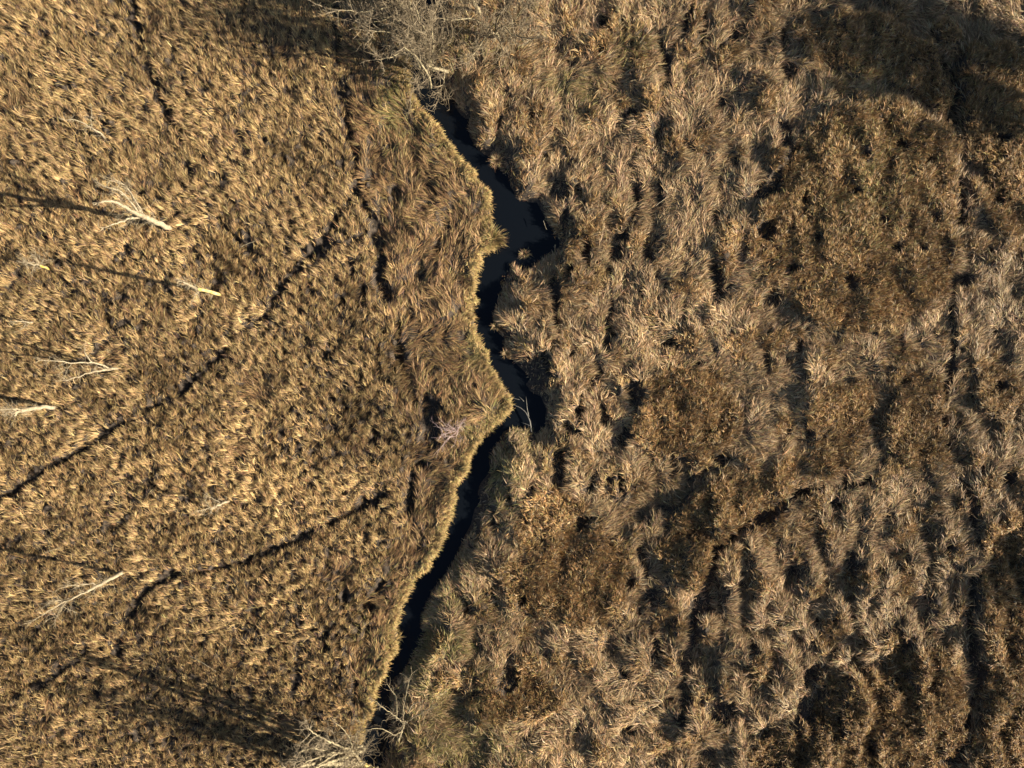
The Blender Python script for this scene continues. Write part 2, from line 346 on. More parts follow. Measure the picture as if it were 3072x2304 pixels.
def palette(r, n, cols, w, jit=0.16):
    c = np.array(cols)[r.choice(len(cols), n, p=np.array(w)/sum(w))]
    return 0.68*np.array([1.03, 0.995, 0.93])*np.clip(c*np.exp(jit*r.standard_normal((n, 1)))*np.exp(0.05*r.standard_normal((n, 3))), 0.01, 0.9)

STRAW = [(0.60, 0.44, 0.215), (0.47, 0.325, 0.15), (0.29, 0.178, 0.092), (0.13, 0.076, 0.058)]
SEDGE = [(0.58, 0.42, 0.24), (0.46, 0.31, 0.165), (0.42, 0.335, 0.215), (0.23, 0.135, 0.085), (0.34, 0.285, 0.12)]
BROWN = [(0.50, 0.32, 0.145), (0.37, 0.225, 0.10), (0.20, 0.118, 0.062), (0.36, 0.285, 0.11), (0.56, 0.45, 0.29)]
GREEN = [(0.35, 0.315, 0.12), (0.43, 0.36, 0.15), (0.22, 0.19, 0.09)]
FRINGE = [(0.60, 0.45, 0.20), (0.50, 0.345, 0.15), (0.46, 0.38, 0.14), (0.27, 0.16, 0.085)]
BANK = [(0.52, 0.36, 0.175), (0.42, 0.27, 0.13), (0.27, 0.16, 0.085), (0.14, 0.08, 0.058), (0.36, 0.30, 0.12)]

umin, umax = -M*CELL+10, (768+M)*CELL-10
vmin, vmax = -M*CELL+10, (576+M)*CELL-10
AREA = (umax-umin)*(vmax-vmin)*S*S

def scatter(r, zone, dens):
    n = int(AREA*dens); u = r.uniform(umin, umax, n); v = r.uniform(vmin, vmax, n)
    k = r.random(n) < samp(zone, u, v); return u[k], v[k]

def blades(name, seed, zone, dens, cols, wts, length, width, elev, bend, spread, clump=0.0, label='', cat='', rad=0.0, downhill=0.6, greens=0.0, keep=0.17, fan=0.5, lock=0.35, rise=0.04):
    r = np.random.default_rng(seed)
    if clump:                                           # tussocks: roots gathered round a centre and fanning out
        cu, cv = scatter(r, zone, dens/clump)
        k = np.repeat(np.arange(len(cu)), r.poisson(clump, len(cu)))
        ra = np.abs(r.standard_normal(len(k)))*rad/S; pa = r.uniform(0, 2*np.pi, len(k))
        u = cu[k]+ra*np.cos(pa); v = cv[k]-ra*np.sin(pa)
        bias = r.normal(0, lock, len(cu))[k]; tone = np.exp(0.17*r.standard_normal(len(cu)))[k]; lift = r.normal(0, rise, len(cu))[k]
    else:
        u, v = scatter(r, zone, dens); pa = None; bias = 0; tone = 1; lift = 0
    sd = samp(dm, u, v)
    tr = samp(TRX, u, v)
    k = (sd > np.where(samp(left, u, v), 0.48, 0.32)) & (r.random(len(u)) < 1-(1-keep)*tr)
    u, v, tr = u[k], v[k], tr[k]
    if clump: pa, bias, tone, ra, lift = pa[k], bias[k], tone[k], ra[k], lift[k]
    n = len(u)
    g_x, g_y = samp(gx, u, v), samp(gy, u, v); sl = np.hypot(g_x, g_y)
    th = samp(TH, u, v)+bias+r.normal(0, spread, n)
    dxv, dyv = np.cos(th), np.sin(th)
    if clump: dxv = dxv+fan*(ra*S/max(rad, .01))*np.cos(pa); dyv = dyv+fan*(ra*S/max(rad, .01))*np.sin(pa)
    dxv = dxv-downhill*np.clip(g_x, -2, 2); dyv = dyv-downhill*np.clip(g_y, -2, 2)
    az = np.arctan2(dyv, dxv)
    z = samp(Z, u, v)
    ln = r.uniform(length[0], length[1], n)*(1-0.5*tr)*np.clip(0.40+0.5*sd[k], 0, 1)
    root = np.stack([(u-1536)*S, -(v-1152)*S, z-0.12+lift], 1)
    lp = samp(left, u, v); el = np.radians(r.uniform(elev[0], elev[1], n))*np.where(lp, 1, np.clip(sd[k]/2.0, 0.1, 1)); bd = np.radians(r.uniform(bend[0], bend[1], n))
    wd = r.uniform(width[0], width[1], n)+0.025*r.random(n)**5
    col = palette(r, n, cols, wts)*(np.asarray(tone)[:, None] if clump else 1)
    big_t = np.exp(0.10*samp(big, u, v)+0.06*samp(swirl2, u, v))[:, None]; col = col*big_t
    gg = samp(zG, u, v) > r.random(n)*1.1
    col[gg] = palette(r, int(gg.sum()), GREEN, [3, 3, 2])
    me = ribbons(name, root, az, ln, el, bd, wd, r.normal(0, 0.5, n), np.clip(col, 0.01, 0.85), r.normal(0, 0.35, n))
    o = tag(link(name, me), label, cat, kind='stuff')
    print(name, n)
    return o

blades('reed_bed', 1, zL, 160, STRAW, [5, 4, 2.8, 1.4], (0.5, 0.9), (0.022, 0.036), (28, 72), (20, 60), 0.24, clump=15, rad=0.14, downhill=0.08, fan=.3, lock=.36, rise=.05,
       label='dense bed of straw coloured standing reeds left of the stream', cat='reeds')
blades('matted_bank_grass', 2, zBk, 165, BANK, [3, 4, 3, 1.8, .8], (0.55, 1.15), (0.022, 0.034), (3, 30), (3, 32), 0.12, clump=12, rad=0.13, downhill=0.25, fan=.1, lock=.3, rise=.06,
       label='flattened swirling brown grass along the left bank of the stream', cat='grass')
blades('lodged_sedge', 3, zR, 165, SEDGE, [4, 4, 3, 2.8, .9], (0.6, 1.25), (0.022, 0.036), (2, 26), (2, 28), 0.12, clump=12, rad=0.13, downhill=0.1, fan=.1, lock=.36, rise=.07,
       label='flattened swirling grey tan sedge right of the stream', cat='sedge')
blades('brown_reed_patches', 4, zP, 160, BROWN, [4, 4, 2.6, 1.4, 1.0], (0.35, 0.75), (0.022, 0.036), (15, 70), (10, 60), 0.4, clump=12, rad=0.14, downhill=0.1, fan=.4, lock=.6, rise=.06,
       label='darker golden brown reed patches standing above the flattened sedge', cat='reeds')
def fringe(seed=6):
    r = np.random.default_rng(seed); n = 42000
    p = np.array(LB, float); d = np.concatenate([[0], np.cumsum(np.hypot(*np.diff(p, axis=0).T))]); t = r.uniform(0, d[-1], n)
    u, v = np.interp(t, d, p[:, 0]), np.interp(t, d, p[:, 1])
    e = np.clip(np.searchsorted(d, t)-1, 0, len(p)-2); tg = p[e+1]-p[e]; tg /= np.linalg.norm(tg, axis=1)[:, None]
    nu, nv = -tg[:, 1], tg[:, 0]                       # towards the left bank (photo v runs down)
    q = np.abs(r.normal(0.0, 0.38, n))+0.22
    u = u+nu*q/S+r.normal(0, 4, n); v = v+nv*q/S+r.normal(0, 4, n)
    az = np.arctan2(nv, -nu)+r.normal(0, 0.6, n)+0.5*samp(swirl2, u, v)
    wv = samp(tuft, u, v); ln = r.uniform(0.30, 0.58, n)*(1+0.22*wv)
    z = np.clip(samp(Z, u, v), 0.35, 2)
    k = r.random(n) < np.clip(0.75+0.3*wv, 0, 1)
    col = palette(r, n, FRINGE+GREEN[:2], [5, 4, 1.5, 1.2, .3, .5])*1.15*np.exp(0.12*samp(mid, u, v))[:, None]  # palette lifted: the sun-facing brightness of the bank is put into the colour
    me = ribbons('bank_fringe', np.stack([(u-1536)*S, -(v-1152)*S, z-0.1], 1)[k], az[k], ln[k], np.radians(r.uniform(5, 50, n))[k], np.radians(r.uniform(25, 80, n))[k],
                 r.uniform(.024, .04, n)[k], r.normal(0, .4, n)[k], col[k])
    tag(link('bank_fringe', me), 'spiky sunlit yellow grass fringe overhanging the left edge of the stream', 'grass', kind='stuff')
fringe()
blades('lodged_sedge', 3, zR, 135, SEDGE, [4, 4, 3, 2.8, 1.0], (0.55, 1.05), (0.03, 0.046), (4, 42), (8, 50), 0.2, clump=9, rad=0.13, downhill=0.22, fan=.2, lock=.5, rise=.07,
       label='flattened swirling grey tan sedge right of the stream', cat='sedge')
blades('brown_reed_patches', 4, zP, 135, BROWN, [4, 4, 2.4, 1.6, 1.1], (0.35, 0.8), (0.03, 0.046), (25, 80), (10, 70), 0.45, clump=12, rad=0.16, downhill=0.2, fan=.5, lock=.6,
       label='darker golden brown reed patches standing above the flattened sedge', cat='reeds')

# ------------------------------------------------------------------ single tussocks at the water and in the ditch
def tussock(u, v, z, rad, n, label, seed, cols=FRINGE, lean=None, group='single straw tussocks'):
    r = np.random.default_rng(seed)
    pa = r.uniform(0, 2*np.pi, n); q = np.sqrt(r.random(n))*rad*0.55
    st = r.uniform(0, np.pi); qx = q*np.cos(pa)*1.25+r.normal(0, .12*rad, n); qy = q*np.sin(pa)*.75+r.normal(0, .12*rad, n)
    root = np.stack([qx*math.cos(st)-qy*math.sin(st), qx*math.sin(st)+qy*math.cos(st), np.zeros(n)], 1)
    az = np.arctan2(root[:, 1], root[:, 0])+r.normal(0, 0.8, n)
    if lean is not None: az = np.arctan2(np.sin(az)+0.6*math.sin(lean), np.cos(az)+0.6*math.cos(lean))
    el = np.radians(r.uniform(25, 85, n)); ln = rad*r.uniform(0.45, 1.35, n)
    me = ribbons('tussock', root, az, ln, el, np.radians(r.uniform(25, 80, n)), r.uniform(0.022, 0.038, n), r.normal(0, .4, n), palette(r, n, cols, [1]*len(cols)))
    o = link('grass_tussock', me); o.location = W(u, v, z); tag(o, label, 'tussock', group)
    return o
tussock(1480, 716, 0.75, 0.95, 420, 'large round straw tussock bulging from left bank into the widest bend', 71, lean=0)
tussock(1573, 762, 0.05, 0.45, 110, 'lone thin tussock standing in dark water at the mouth of the bend', 72, cols=SEDGE)
tussock(1487, 978, 0.25, 0.40, 120, 'small pale tussock on right water edge below the hooked bend', 73, cols=SEDGE)
tussock(1520, 1062, 0.25, 0.42, 130, 'small pale tussock on right bank where stream begins to widen', 74, cols=SEDGE)
tussock(1489, 484, 0.35, 0.60, 170, 'pale fan shaped tussock on right bank of the upper stream', 76, cols=SEDGE)
tussock(2114, 1914, 0.35, 0.50, 150, 'upper of two bushy tussocks right of the dark lower ditch', 77)
tussock(2124, 1966, 0.35, 0.55, 160, 'lower of two bushy tussocks right of the dark lower ditch', 78)
tussock(2424, 1522, 0.4, 0.50, 150, 'tussock just below the upper end of the dark ditch', 79)
tussock(2312, 1566, 0.35, 0.42, 120, 'leftmost tussock on the inside of the ditch bend', 80)
tussock(2362, 1562, 0.35, 0.55, 150, 'upright yellow tussock between its neighbours at the ditch bend', 81)

# ------------------------------------------------------------------ trees: limbs traced with heights, twigs grown on them
class Tubes:
    def __init__(s): s.v = []; s.l = []; s.t = []; s.n = 0
    def add(s, pts, rad, sides=5):
        pts = np.asarray(pts, float); rad = np.asarray(rad, float); k = len(pts)
        tg = np.gradient(pts, axis=0); tg /= np.linalg.norm(tg, axis=1)[:, None]+1e-9
        a = np.array([1., 0, 0]) if abs(tg[0, 0]) < 0.8 else np.array([0, 1., 0])
        e1 = np.cross(tg, a); e1 /= np.linalg.norm(e1, axis=1)[:, None]+1e-9; e2 = np.cross(tg, e1)
        an = np.arange(sides)*2*np.pi/sides
        ring = pts[:, None, :]+rad[:, None, None]*(np.cos(an)[None, :, None]*e1[:, None, :]+np.sin(an)[None, :, None]*e2[:, None, :])
        s.v.append(ring.reshape(-1, 3))
        i = np.arange(k-1)[:, None]*sides; j = np.arange(sides)[None, :]; jn = (j+1) % sides
        f = np.stack([i+j, i+jn, i+sides+jn, i+sides+j], 2).reshape(-1, 4)+s.n
        s.l.append(f.ravel()); s.t.append(np.full(len(f), 4))
        s.l.append(s.n+(k-1)*sides+np.arange(sides)); s.t.append(np.array([sides]))
        s.l.append(s.n+np.arange(sides)[::-1]); s.t.append(np.array([sides])); s.n += k*sides
    def obj(s, name, material, parent, off):
        if not s.v: return None
        me = mesh_np(name, np.concatenate(s.v)-off, np.concatenate(s.t), np.concatenate(s.l), material, smooth=True)
        return link(name, me, parent)

def smooth_path(pts, r, step=0.35, jit=0.03):
    p = np.array(pts, float)
    d = np.concatenate([[0], np.cumsum(np.linalg.norm(np.diff(p, axis=0), axis=1))])
    n = max(3, int(d[-1]/step)+1); t = np.linspace(0, d[-1], n)
    q = np.stack([np.interp(t, d, p[:, k]) for k in range(3)], 1)
    for _ in range(2):
        if n > 4: q[1:-1] = 0.25*q[:-2]+0.5*q[1:-1]+0.25*q[2:]
    q[1:] += r.normal(0, jit, (n-1, 3))
    return q

def grow(tb, r, p, d, ln, rad, lev, spread=0.7, up=0.12, kids=4, sides=3):
    n = 4 if lev else 5
    pts = [p]; dd = d/np.linalg.norm(d)
    for k in range(n):
        dd = dd+r.normal(0, 0.13, 3)+np.array([0, 0, up]); dd /= np.linalg.norm(dd)
        pts.append(pts[-1]+dd*ln/n)
    rr = np.linspace(rad, max(0.006, rad*0.35), n+1)
    tb.add(pts, rr, sides)
    if lev <= 0: return
    for _ in range(kids):
        k = r.integers(1, n+1); q = np.array(pts[k]); t = np.array(pts[k])-np.array(pts[k-1]); t /= np.linalg.norm(t)+1e-9
        a = t+r.normal(0, spread, 3); a[2] += 0.1
        grow(tb, r, q, a, ln*r.uniform(0.4, 0.75), max(0.007, rad*0.6), lev-1, spread, up, kids, 3)

def stems(u, v, n, h, lean, seed, r0=.15, sp=.8):
    r = np.random.default_rng(seed); b = W(u, v, .8); o = []
    for _ in range(n):
        hh = h*r.uniform(.75, 1.1); p0 = b+np.append(r.normal(0, sp, 2), 0); d = np.array([r.uniform(*lean[0]), r.uniform(*lean[1]), hh-.8])
        w = r.normal(0, .25, (4, 3)); w[0] = 0
        pts = [p0+d*t+w[i]*[1, 1, 0] for i, t in enumerate((0, .35, .7, 1))]
        o.append((r0*r.uniform(.7, 1.2), .045, [(p[0]*F/(H-p[2])+1536, 1152-p[1]*F/(H-p[2]), p[2]) for p in pts]))
    return o
def tree(name, label, cat, limbs, seed, tw=12, tl=1.2, lev=1, tr=0.016, kids=4, mats=(BARK, TWIG), group=None, spread=0.7, trunkmat=None, up=0.12, start=0.3):
    """limbs: list of (r0, r1, [(u, v, z), ...]); the first is the trunk"""
    r = np.random.default_rng(seed)
    u, v, z = limbs[0][2][0]; base = W(u, v, z)
    e = bpy.data.objects.new(name, None); C.objects.link(e); e.location = base; tag(e, label, cat, group)
    twt = Tubes()
    for k, (r0, r1, pts) in enumerate(limbs):
        q = smooth_path([W(*p) for p in pts], r); t = Tubes()
        t.add(q, np.linspace(r0, r1, len(q)), 7)
        t.obj('trunk' if k == 0 else 'branch', (trunkmat or mats[0]) if k == 0 else mats[0], e, base)
        L = np.linalg.norm(np.diff(q, axis=0), axis=1).sum()
        m = int(tw*L/3.0)+2
        for i in range(m):
            f = r.uniform(start if k == 0 else 0.12, 1.0); x = f*(len(q)-1); a = int(min(x, len(q)-2)); pt = q[a]+(q[a+1]-q[a])*(x-a)
            tg = q[a+1]-q[a]; tg /= np.linalg.norm(tg)+1e-9
            d = tg*0.8+r.normal(0, spread, 3)
            grow(twt, r, pt, d, tl*r.uniform(0.5, 1.2)*(1.15-0.5*f), tr, lev, spread, up, kids)
        grow(twt, r, q[-1], q[-1]-q[-2], tl*0.8, max(tr, r1), lev, spread, up, kids)
    twt.obj('twigs', mats[1], e, base)
    return e

BG = 'leafless young trees in the left reed bed'
# z (height) of each traced point follows from how far it leans away from the point under the camera
tree('bare_tree', 'small pale forked tree at upper left with no neighbour above it', 'tree', [
    (.10, .055, [(322, 416, 0.9), (300, 400, 1.9), (276, 383, 3.0)]),
    (.05, .02, [(276, 383, 3.0), (255, 370, 3.9), (232, 362, 4.6), (200, 360, 5.6)]),
    (.045, .018, [(276, 383, 3.0), (272, 355, 3.6), (277, 325, 4.4)])], 101, tw=9, tl=.8, group=BG)
tree('bare_tree', 'largest pale tree of the reed bed with four fanned limbs and long shadow', 'tree', [
    (.24, .22, [(514, 689, .9), (470, 668, 2.6), (430, 650, 4.4)]),
    (.10, .03, [(430, 650, 4.4), (408, 628, 5.4), (385, 597, 6.6), (352, 568, 8.0), (318, 560, 9.0)]),
    (.09, .025, [(428, 648, 4.6), (412, 615, 5.3), (390, 580, 6.2), (384, 565, 6.8), (362, 545, 7.6), (340, 540, 8.2)]),
    (.22, .07, [(432, 651, 4.4), (419, 645, 6.0), (398, 635, 7.2), (372, 618, 8.6), (340, 603, 10.0), (302, 604, 11.2)]),
    (.12, .04, [(430, 650, 4.4), (385, 655, 5.6), (355, 668, 6.6), (330, 678, 7.4)]),
    (.05, .02, [(380, 590, 6.3), (352, 575, 7.2), (318, 560, 8.2)]),
    (.06, .02, [(430, 646, 4.6), (420, 620, 5.2), (400, 592, 6.0), (388, 570, 6.8), (375, 552, 7.4), (330, 540, 8.6)])], 102, tw=8, tl=1.2, lev=1, group=BG)
tree('bare_tree', 'small twiggy tree with yellow stained trunk near the left edge', 'tree', [
    (.11, .08, [(150, 808, .9), (135, 802, 1.8), (118, 796, 2.8)]),
    (.07, .03, [(118, 796, 2.8), (98, 793, 4.0), (70, 786, 6.0)]),
    (.04, .015, [(118, 796, 2.8), (108, 775, 3.3), (105, 752, 4.2)]),
    (.035, .015, [(118, 796, 2.8), (132, 775, 3.1)])], 103, tw=16, tl=.9, trunkmat=BARKY, group=BG)
tree('bare_tree', 'thin tree with yellow trunk base and hooked lower limb', 'tree', [
    (.16, .14, [(664, 886, .9), (632, 876, 2.2), (605, 871, 3.4), (590, 864, 4.2)]),
    (.13, .05, [(590, 866, 4.2), (577, 860, 5.6), (548, 848, 8.2)]),
    (.05, .015, [(605, 872, 3.4), (590, 874, 3.9), (583, 885, 4.2), (578, 905, 4.6)]),
    (.04, .015, [(580, 858, 4.8), (562, 850, 6.0), (548, 840, 7.0)])], 104, tw=9, tl=.9, trunkmat=BARKY, group=BG)
tree('bare_tree', 'short pale tree ending in one small loop at far left', 'tree', [
    (.08, .05, [(106, 968, .9), (88, 968, 1.8), (72, 966, 2.6)]),
    (.045, .015, [(72, 966, 2.6), (55, 962, 3.3), (35, 962, 4.2)]),
    (.035, .012, [(78, 968, 2.3), (72, 982, 2.6), (58, 992, 3.2)])], 105, tw=5, tl=.6, group=BG)
tree('bare_tree', 'pale tree forking low into two long white limbs', 'tree', [
    (.13, .10, [(354, 1106, .9), (335, 1107, 1.8), (322, 1108, 2.4)]),
    (.08, .02, [(328, 1106, 2.2), (300, 1092, 3.4), (276, 1087, 4.4), (240, 1088, 6.0), (210, 1090, 7.2), (170, 1082, 8.4), (125, 1082, 10.0)]),
    (.06, .015, [(278, 1088, 4.4), (262, 1072, 5.0), (252, 1058, 5.4), (256, 1042, 6.0)]),
    (.08, .02, [(322, 1108, 2.4), (290, 1114, 3.6), (260, 1122, 5.0), (235, 1128, 6.2), (195, 1143, 8.0)]),
    (.03, .012, [(214, 1090, 7.0), (206, 1105, 7.6), (197, 1118, 8.2)])], 106, tw=5, tl=1.1, group=BG)
tree('bare_tree', 'pale tree with thick trunk leaving the frame at the left edge', 'tree', [
    (.18, .16, [(168, 1221, .9), (120, 1222, 2.6), (85, 1228, 4.0), (62, 1232, 5.0)]),
    (.08, .03, [(70, 1230, 4.6), (45, 1226, 5.8), (0, 1228, 8.0), (-40, 1226, 9.5)]),
    (.05, .02, [(62, 1232, 5.0), (40, 1238, 6.0), (20, 1240, 7.4)])], 107, tw=13, tl=1.1, group=BG)
tree('bare_tree', 'slender feathery tree alone in the lower middle of the reed bed', 'tree', [
    (.11, .08, [(688, 1502, .9), (668, 1510, 2.0), (645, 1520, 3.2)]),
    (.045, .015, [(645, 1520, 3.2), (620, 1528, 4.6), (592, 1534, 6.0)]),
    (.04, .015, [(665, 1512, 2.0), (645, 1500, 3.0), (625, 1488, 4.4)])], 108, tw=11, tl=.9, group=BG)
tree('bare_tree', 'tall straight pale tree leaning over the lower left reeds with whip like top', 'tree', [
    (.17, .10, [(372, 1716, .9), (335, 1735, 2.8), (298, 1755, 4.6), (262, 1774, 6.2)]),
    (.08, .015, [(262, 1774, 6.2), (222, 1793, 8.0), (180, 1812, 9.6), (140, 1838, 11.2), (98, 1862, 12.8)]),
    (.05, .015, [(298, 1753, 4.6), (260, 1750, 5.8), (215, 1756, 7.4), (175, 1766, 8.8)]),
    (.04, .012, [(215, 1794, 8.0), (190, 1800, 9.0), (166, 1802, 10.0)]),
    (.04, .012, [(205, 1800, 8.6), (185, 1820, 9.6), (170, 1852, 10.6)])], 109, tw=7, tl=1.2, group=BG)

WG = 'bare willows over the stream'
tree('bare_willow', 'spreading grey willow hanging over the top of the stream', 'willow', [
    (.16, .12, [(1345, 215, .4), (1322, 210, 1.2), (1296, 202, 1.9)]),
    (.10, .05, [(1296, 202, 1.9), (1272, 190, 2.8), (1262, 165, 3.6), (1255, 143, 4.4), (1224, 133, 5.2)]),
    (.08, .03, [(1272, 190, 2.6), (1235, 168, 3.6), (1202, 155, 4.4), (1172, 172, 5.2), (1140, 178, 6.0)]),
    (.09, .03, [(1224, 133, 4.2), (1210, 118, 5.0), (1170, 95, 6.2), (1105, 92, 7.8)]),
    (.06, .02, [(1296, 202, 1.9), (1330, 195, 2.4), (1335, 235, 2.8), (1318, 292, 3.2)]),
    (.05, .02, [(1275, 205, 2.2), (1250, 225, 2.8), (1234, 262, 3.4)]),
    (.08, .03, [(1280, 195, 2.4), (1255, 130, 4.4), (1240, 95, 5.6), (1218, 40, 7.4)]),
    (.07, .02, [(1290, 198, 2.2), (1270, 120, 4.8), (1300, 60, 6.4), (1310, 0, 8.0)]),
    (.15, .05, [(1292, 205, 1.5), (1275, 140, 4.2), (1258, 66, 7.2), (1250, 30, 8.6)]),
    (.14, .05, [(1262, 172, .9), (1250, 110, 3.6), (1236, 45, 6.4), (1226, 0, 8.2)]),
    (.12, .04, [(1300, 212, 1.2), (1288, 170, 3.0), (1262, 120, 5.2), (1225, 80, 7.0)])]+stems(1300, 225, 4, 8.0, ((-1.2, 1.2), (-.6, 1.2)), 213, .11), 111, tw=6, tl=2.0, lev=2, tr=.034, kids=4, mats=(WILLOW, WTWIG), group=WG, spread=.75)
tree('bare_willow', 'broad willow with arching limbs at top right of the stream head', 'willow', [
    (.17, .13, [(1500, 118, .7), (1492, 105, 1.6), (1484, 98, 2.4)]),
    (.09, .03, [(1484, 98, 2.4), (1510, 72, 3.4), (1535, 105, 4.0), (1565, 112, 5.0), (1605, 117, 6.4)]),
    (.08, .03, [(1490, 104, 2.0), (1500, 128, 2.6), (1512, 155, 3.4)]),
    (.08, .03, [(1484, 98, 2.4), (1456, 108, 3.2), (1442, 132, 4.0), (1410, 178, 5.0)]),
    (.09, .03, [(1484, 98, 2.4), (1443, 68, 3.6), (1410, 52, 4.4), (1348, 63, 5.4), (1320, 55, 6.4)]),
    (.09, .02, [(1488, 98, 2.2), (1484, 68, 3.4), (1520, 20, 5.2), (1530, -30, 7.0)]),
    (.07, .02, [(1500, 100, 2.6), (1545, 60, 4.4), (1580, 10, 6.2), (1600, -40, 8.0)])], 112, tw=9, tl=2.0, lev=2, tr=.034, kids=4, mats=(WILLOW, WTWIG), group=WG, spread=.75)
tree('bare_willow', 'pale trunked willow cut by the top edge behind the broad willow', 'willow', [
    (.19, .12, [(1438, 42, .8), (1428, 18, 2.4), (1412, -4, 4.0), (1396, -30, 5.6)]),
    (.08, .02, [(1412, -4, 4.0), (1440, -60, 6.5), (1450, -120, 9.0)]),
    (.08, .02, [(1396, -30, 5.6), (1360, -70, 7.4), (1330, -130, 9.5)]),
    (.07, .02, [(1425, 12, 2.8), (1380, 0, 4.2), (1330, -20, 6.0), (1270, -30, 7.8)])], 113, tw=9, tl=2.1, lev=2, tr=.036, kids=4, mats=(WILLOW, WTWIG), group=WG)
tree('bare_willow', 'bare willow cut by the top edge left of the stream head', 'willow', [
    (.17, .12, [(1215, 60, .9), (1205, 30, 2.6), (1190, -10, 4.6)]),
    (.09, .02, [(1190, -10, 4.6), (1140, -30, 6.4), (1090, -40, 8.0), (1040, -60, 9.6)]),
    (.08, .02, [(1195, 10, 3.6), (1140, 30, 5.2), (1080, 35, 7.0), (1030, 30, 8.4)]),
    (.08, .02, [(1190, -10, 4.6), (1210, -70, 7.0), (1190, -140, 9.6)]),
    (.07, .02, [(1205, 30, 2.6), (1150, 62, 4.4), (1090, 70, 6.0)]),
    (.15, .05, [(1232, 112, .9), (1218, 50, 3.6), (1200, -10, 6.0), (1182, -60, 8.0)]),
    (.14, .05, [(1228, 82, .9), (1214, 25, 3.4), (1196, -40, 6.2), (1180, -90, 8.4)]),
    (.12, .04, [(1205, 70, .9), (1180, 20, 3.2), (1150, -30, 5.6), (1110, -60, 7.8)])]+stems(1220, 90, 6, 9.0, ((-1.5, 1.0), (-.8, 1.0)), 214, .12), 114, tw=5, tl=2.2, lev=2, tr=.040, kids=4, mats=(WILLOW, WTWIG), group=WG)
tree('bare_willow', 'bare willow with yellow lichened fork at the bottom edge left of the stream', 'willow', [
    (.18, .13, [(1120, 2308, .5), (1095, 2294, 1.5), (1078, 2284, 2.3)]),
    (.11, .04, [(1078, 2284, 2.3), (1056, 2250, 3.4), (1025, 2240, 4.8), (985, 2225, 6.6), (950, 2205, 8.4), (925, 2188, 10.4)]),
    (.12, .05, [(1078, 2284, 2.3), (1040, 2268, 3.8), (990, 2255, 5.6), (930, 2245, 7.6), (885, 2262, 9.2)]),
    (.07, .02, [(1060, 2262, 3.0), (1050, 2220, 4.2), (1030, 2185, 5.4), (1010, 2170, 6.6)]),
    (.22, .09, [(1090, 2290, 1.8), (1030, 2291, 4.2), (970, 2293, 7.2), (900, 2297, 10.8)]),
    (.22, .09, [(1085, 2300, 1.2), (1020, 2362, 5.5), (956, 2447, 10.2)]),
    (.14, .05, [(1100, 2306, 1.2), (1045, 2330, 4.5), (990, 2390, 8.4)])]+stems(1075, 2285, 7, 10.5, ((-3, -.5), (2.2, 5.5)), 211)+stems(1080, 2300, 5, 10.0, ((-1.5, .5), (.2, 2)), 212)+[(.08, .03, [(1078, 2284, 2.3), (1050, 2262, 3.6), (1020, 2250, 4.6)]),
    (.06, .02, [(1078, 2284, 2.3), (1064, 2230, 3.4), (1072, 2190, 4.4)])], 115, tw=3, tl=1.9, lev=2, tr=.034, kids=4, mats=(WILLOW, WTWIG), group=WG, trunkmat=BARKY)
tree('bare_willow', 'thin forked willow rising from the narrow water at the bottom edge', 'willow', [
    (.12, .09, [(1195, 2226, .3), (1203, 2196, 1.4), (1212, 2172, 2.4)]),
    (.06, .02, [(1212, 2172, 2.4), (1240, 2152, 3.4), (1272, 2136, 4.6), (1300, 2118, 5.8)]),
    (.05, .02, [(1212, 2172, 2.4), (1180, 2145, 3.4), (1150, 2125, 4.2), (1130, 2104, 5.0)]),
    (.045, .018, [(1212, 2170, 2.6), (1210, 2120, 3.8), (1222, 2060, 5.0), (1236, 2020, 6.0)]),
    (.045, .018, [(1203, 2196, 1.6), (1185, 2210, 2.8), (1140, 2180, 4.0), (1110, 2190, 5.0)]),
    (.04, .015, [(1190, 2160, 3.0), (1190, 2090, 4.2), (1160, 2050, 5.4)])], 116, tw=8, tl=1.1, lev=1, tr=.016, kids=3, mats=(WILLOW, WTWIG), group=WG)

# trees standing just outside the right and lower edges; their shadows lie across the photo
def outside(label, u, v, h, sp, seed, n=7, tw=30, lo=.15):
    r = np.random.default_rng(seed); bx, by, _ = W(u, v, .8)
    def q(x, y, z): k = F/(H-z); return (x*k+1536, 1152-y*k, z)
    limbs = [(.2, .12, [q(bx, by, .8), q(bx+.1, by, h*.25), q(bx-.1, by+.1, h*.45)])]
    for k in range(n):
        a = 2*math.pi*k/n+r.normal(0, .3); s = sp*r.uniform(.6, 1.1); z0 = h*r.uniform(lo, .45)
        limbs.append((.09, .02, [q(bx, by, z0), q(bx+.5*s*math.cos(a), by+.5*s*math.sin(a), z0+.3*h), q(bx+s*math.cos(a), by+s*math.sin(a), min(h, z0+.6*h))]))
    return tree('bare_willow', label, 'willow', limbs, seed, tw=tw, tl=1.7, lev=2, tr=.024, kids=3, mats=(WILLOW, WTWIG))
outside('willow beyond the right edge whose shadow darkens the top right corner', 3215, 150, 9.5, 3.2, 131, 11, 40)
outside('willow beyond the right edge near the top, next below the corner one', 3270, 215, 10.0, 2.8, 134, 11, 40)
outside('tall willow beyond the right edge whose shadow streaks the upper right reeds', 3290, 350, 10.5, 3.0, 132, 11, 34, .36)
outside('low willow beyond the right edge shading the end of the upper right track', 3180, 400, 6.0, 2.2, 135, 8, 34)
outside('willow beyond the right edge whose shadow crosses the lower right track', 3230, 1790, 5.5, 1.6, 133, 6, 24)

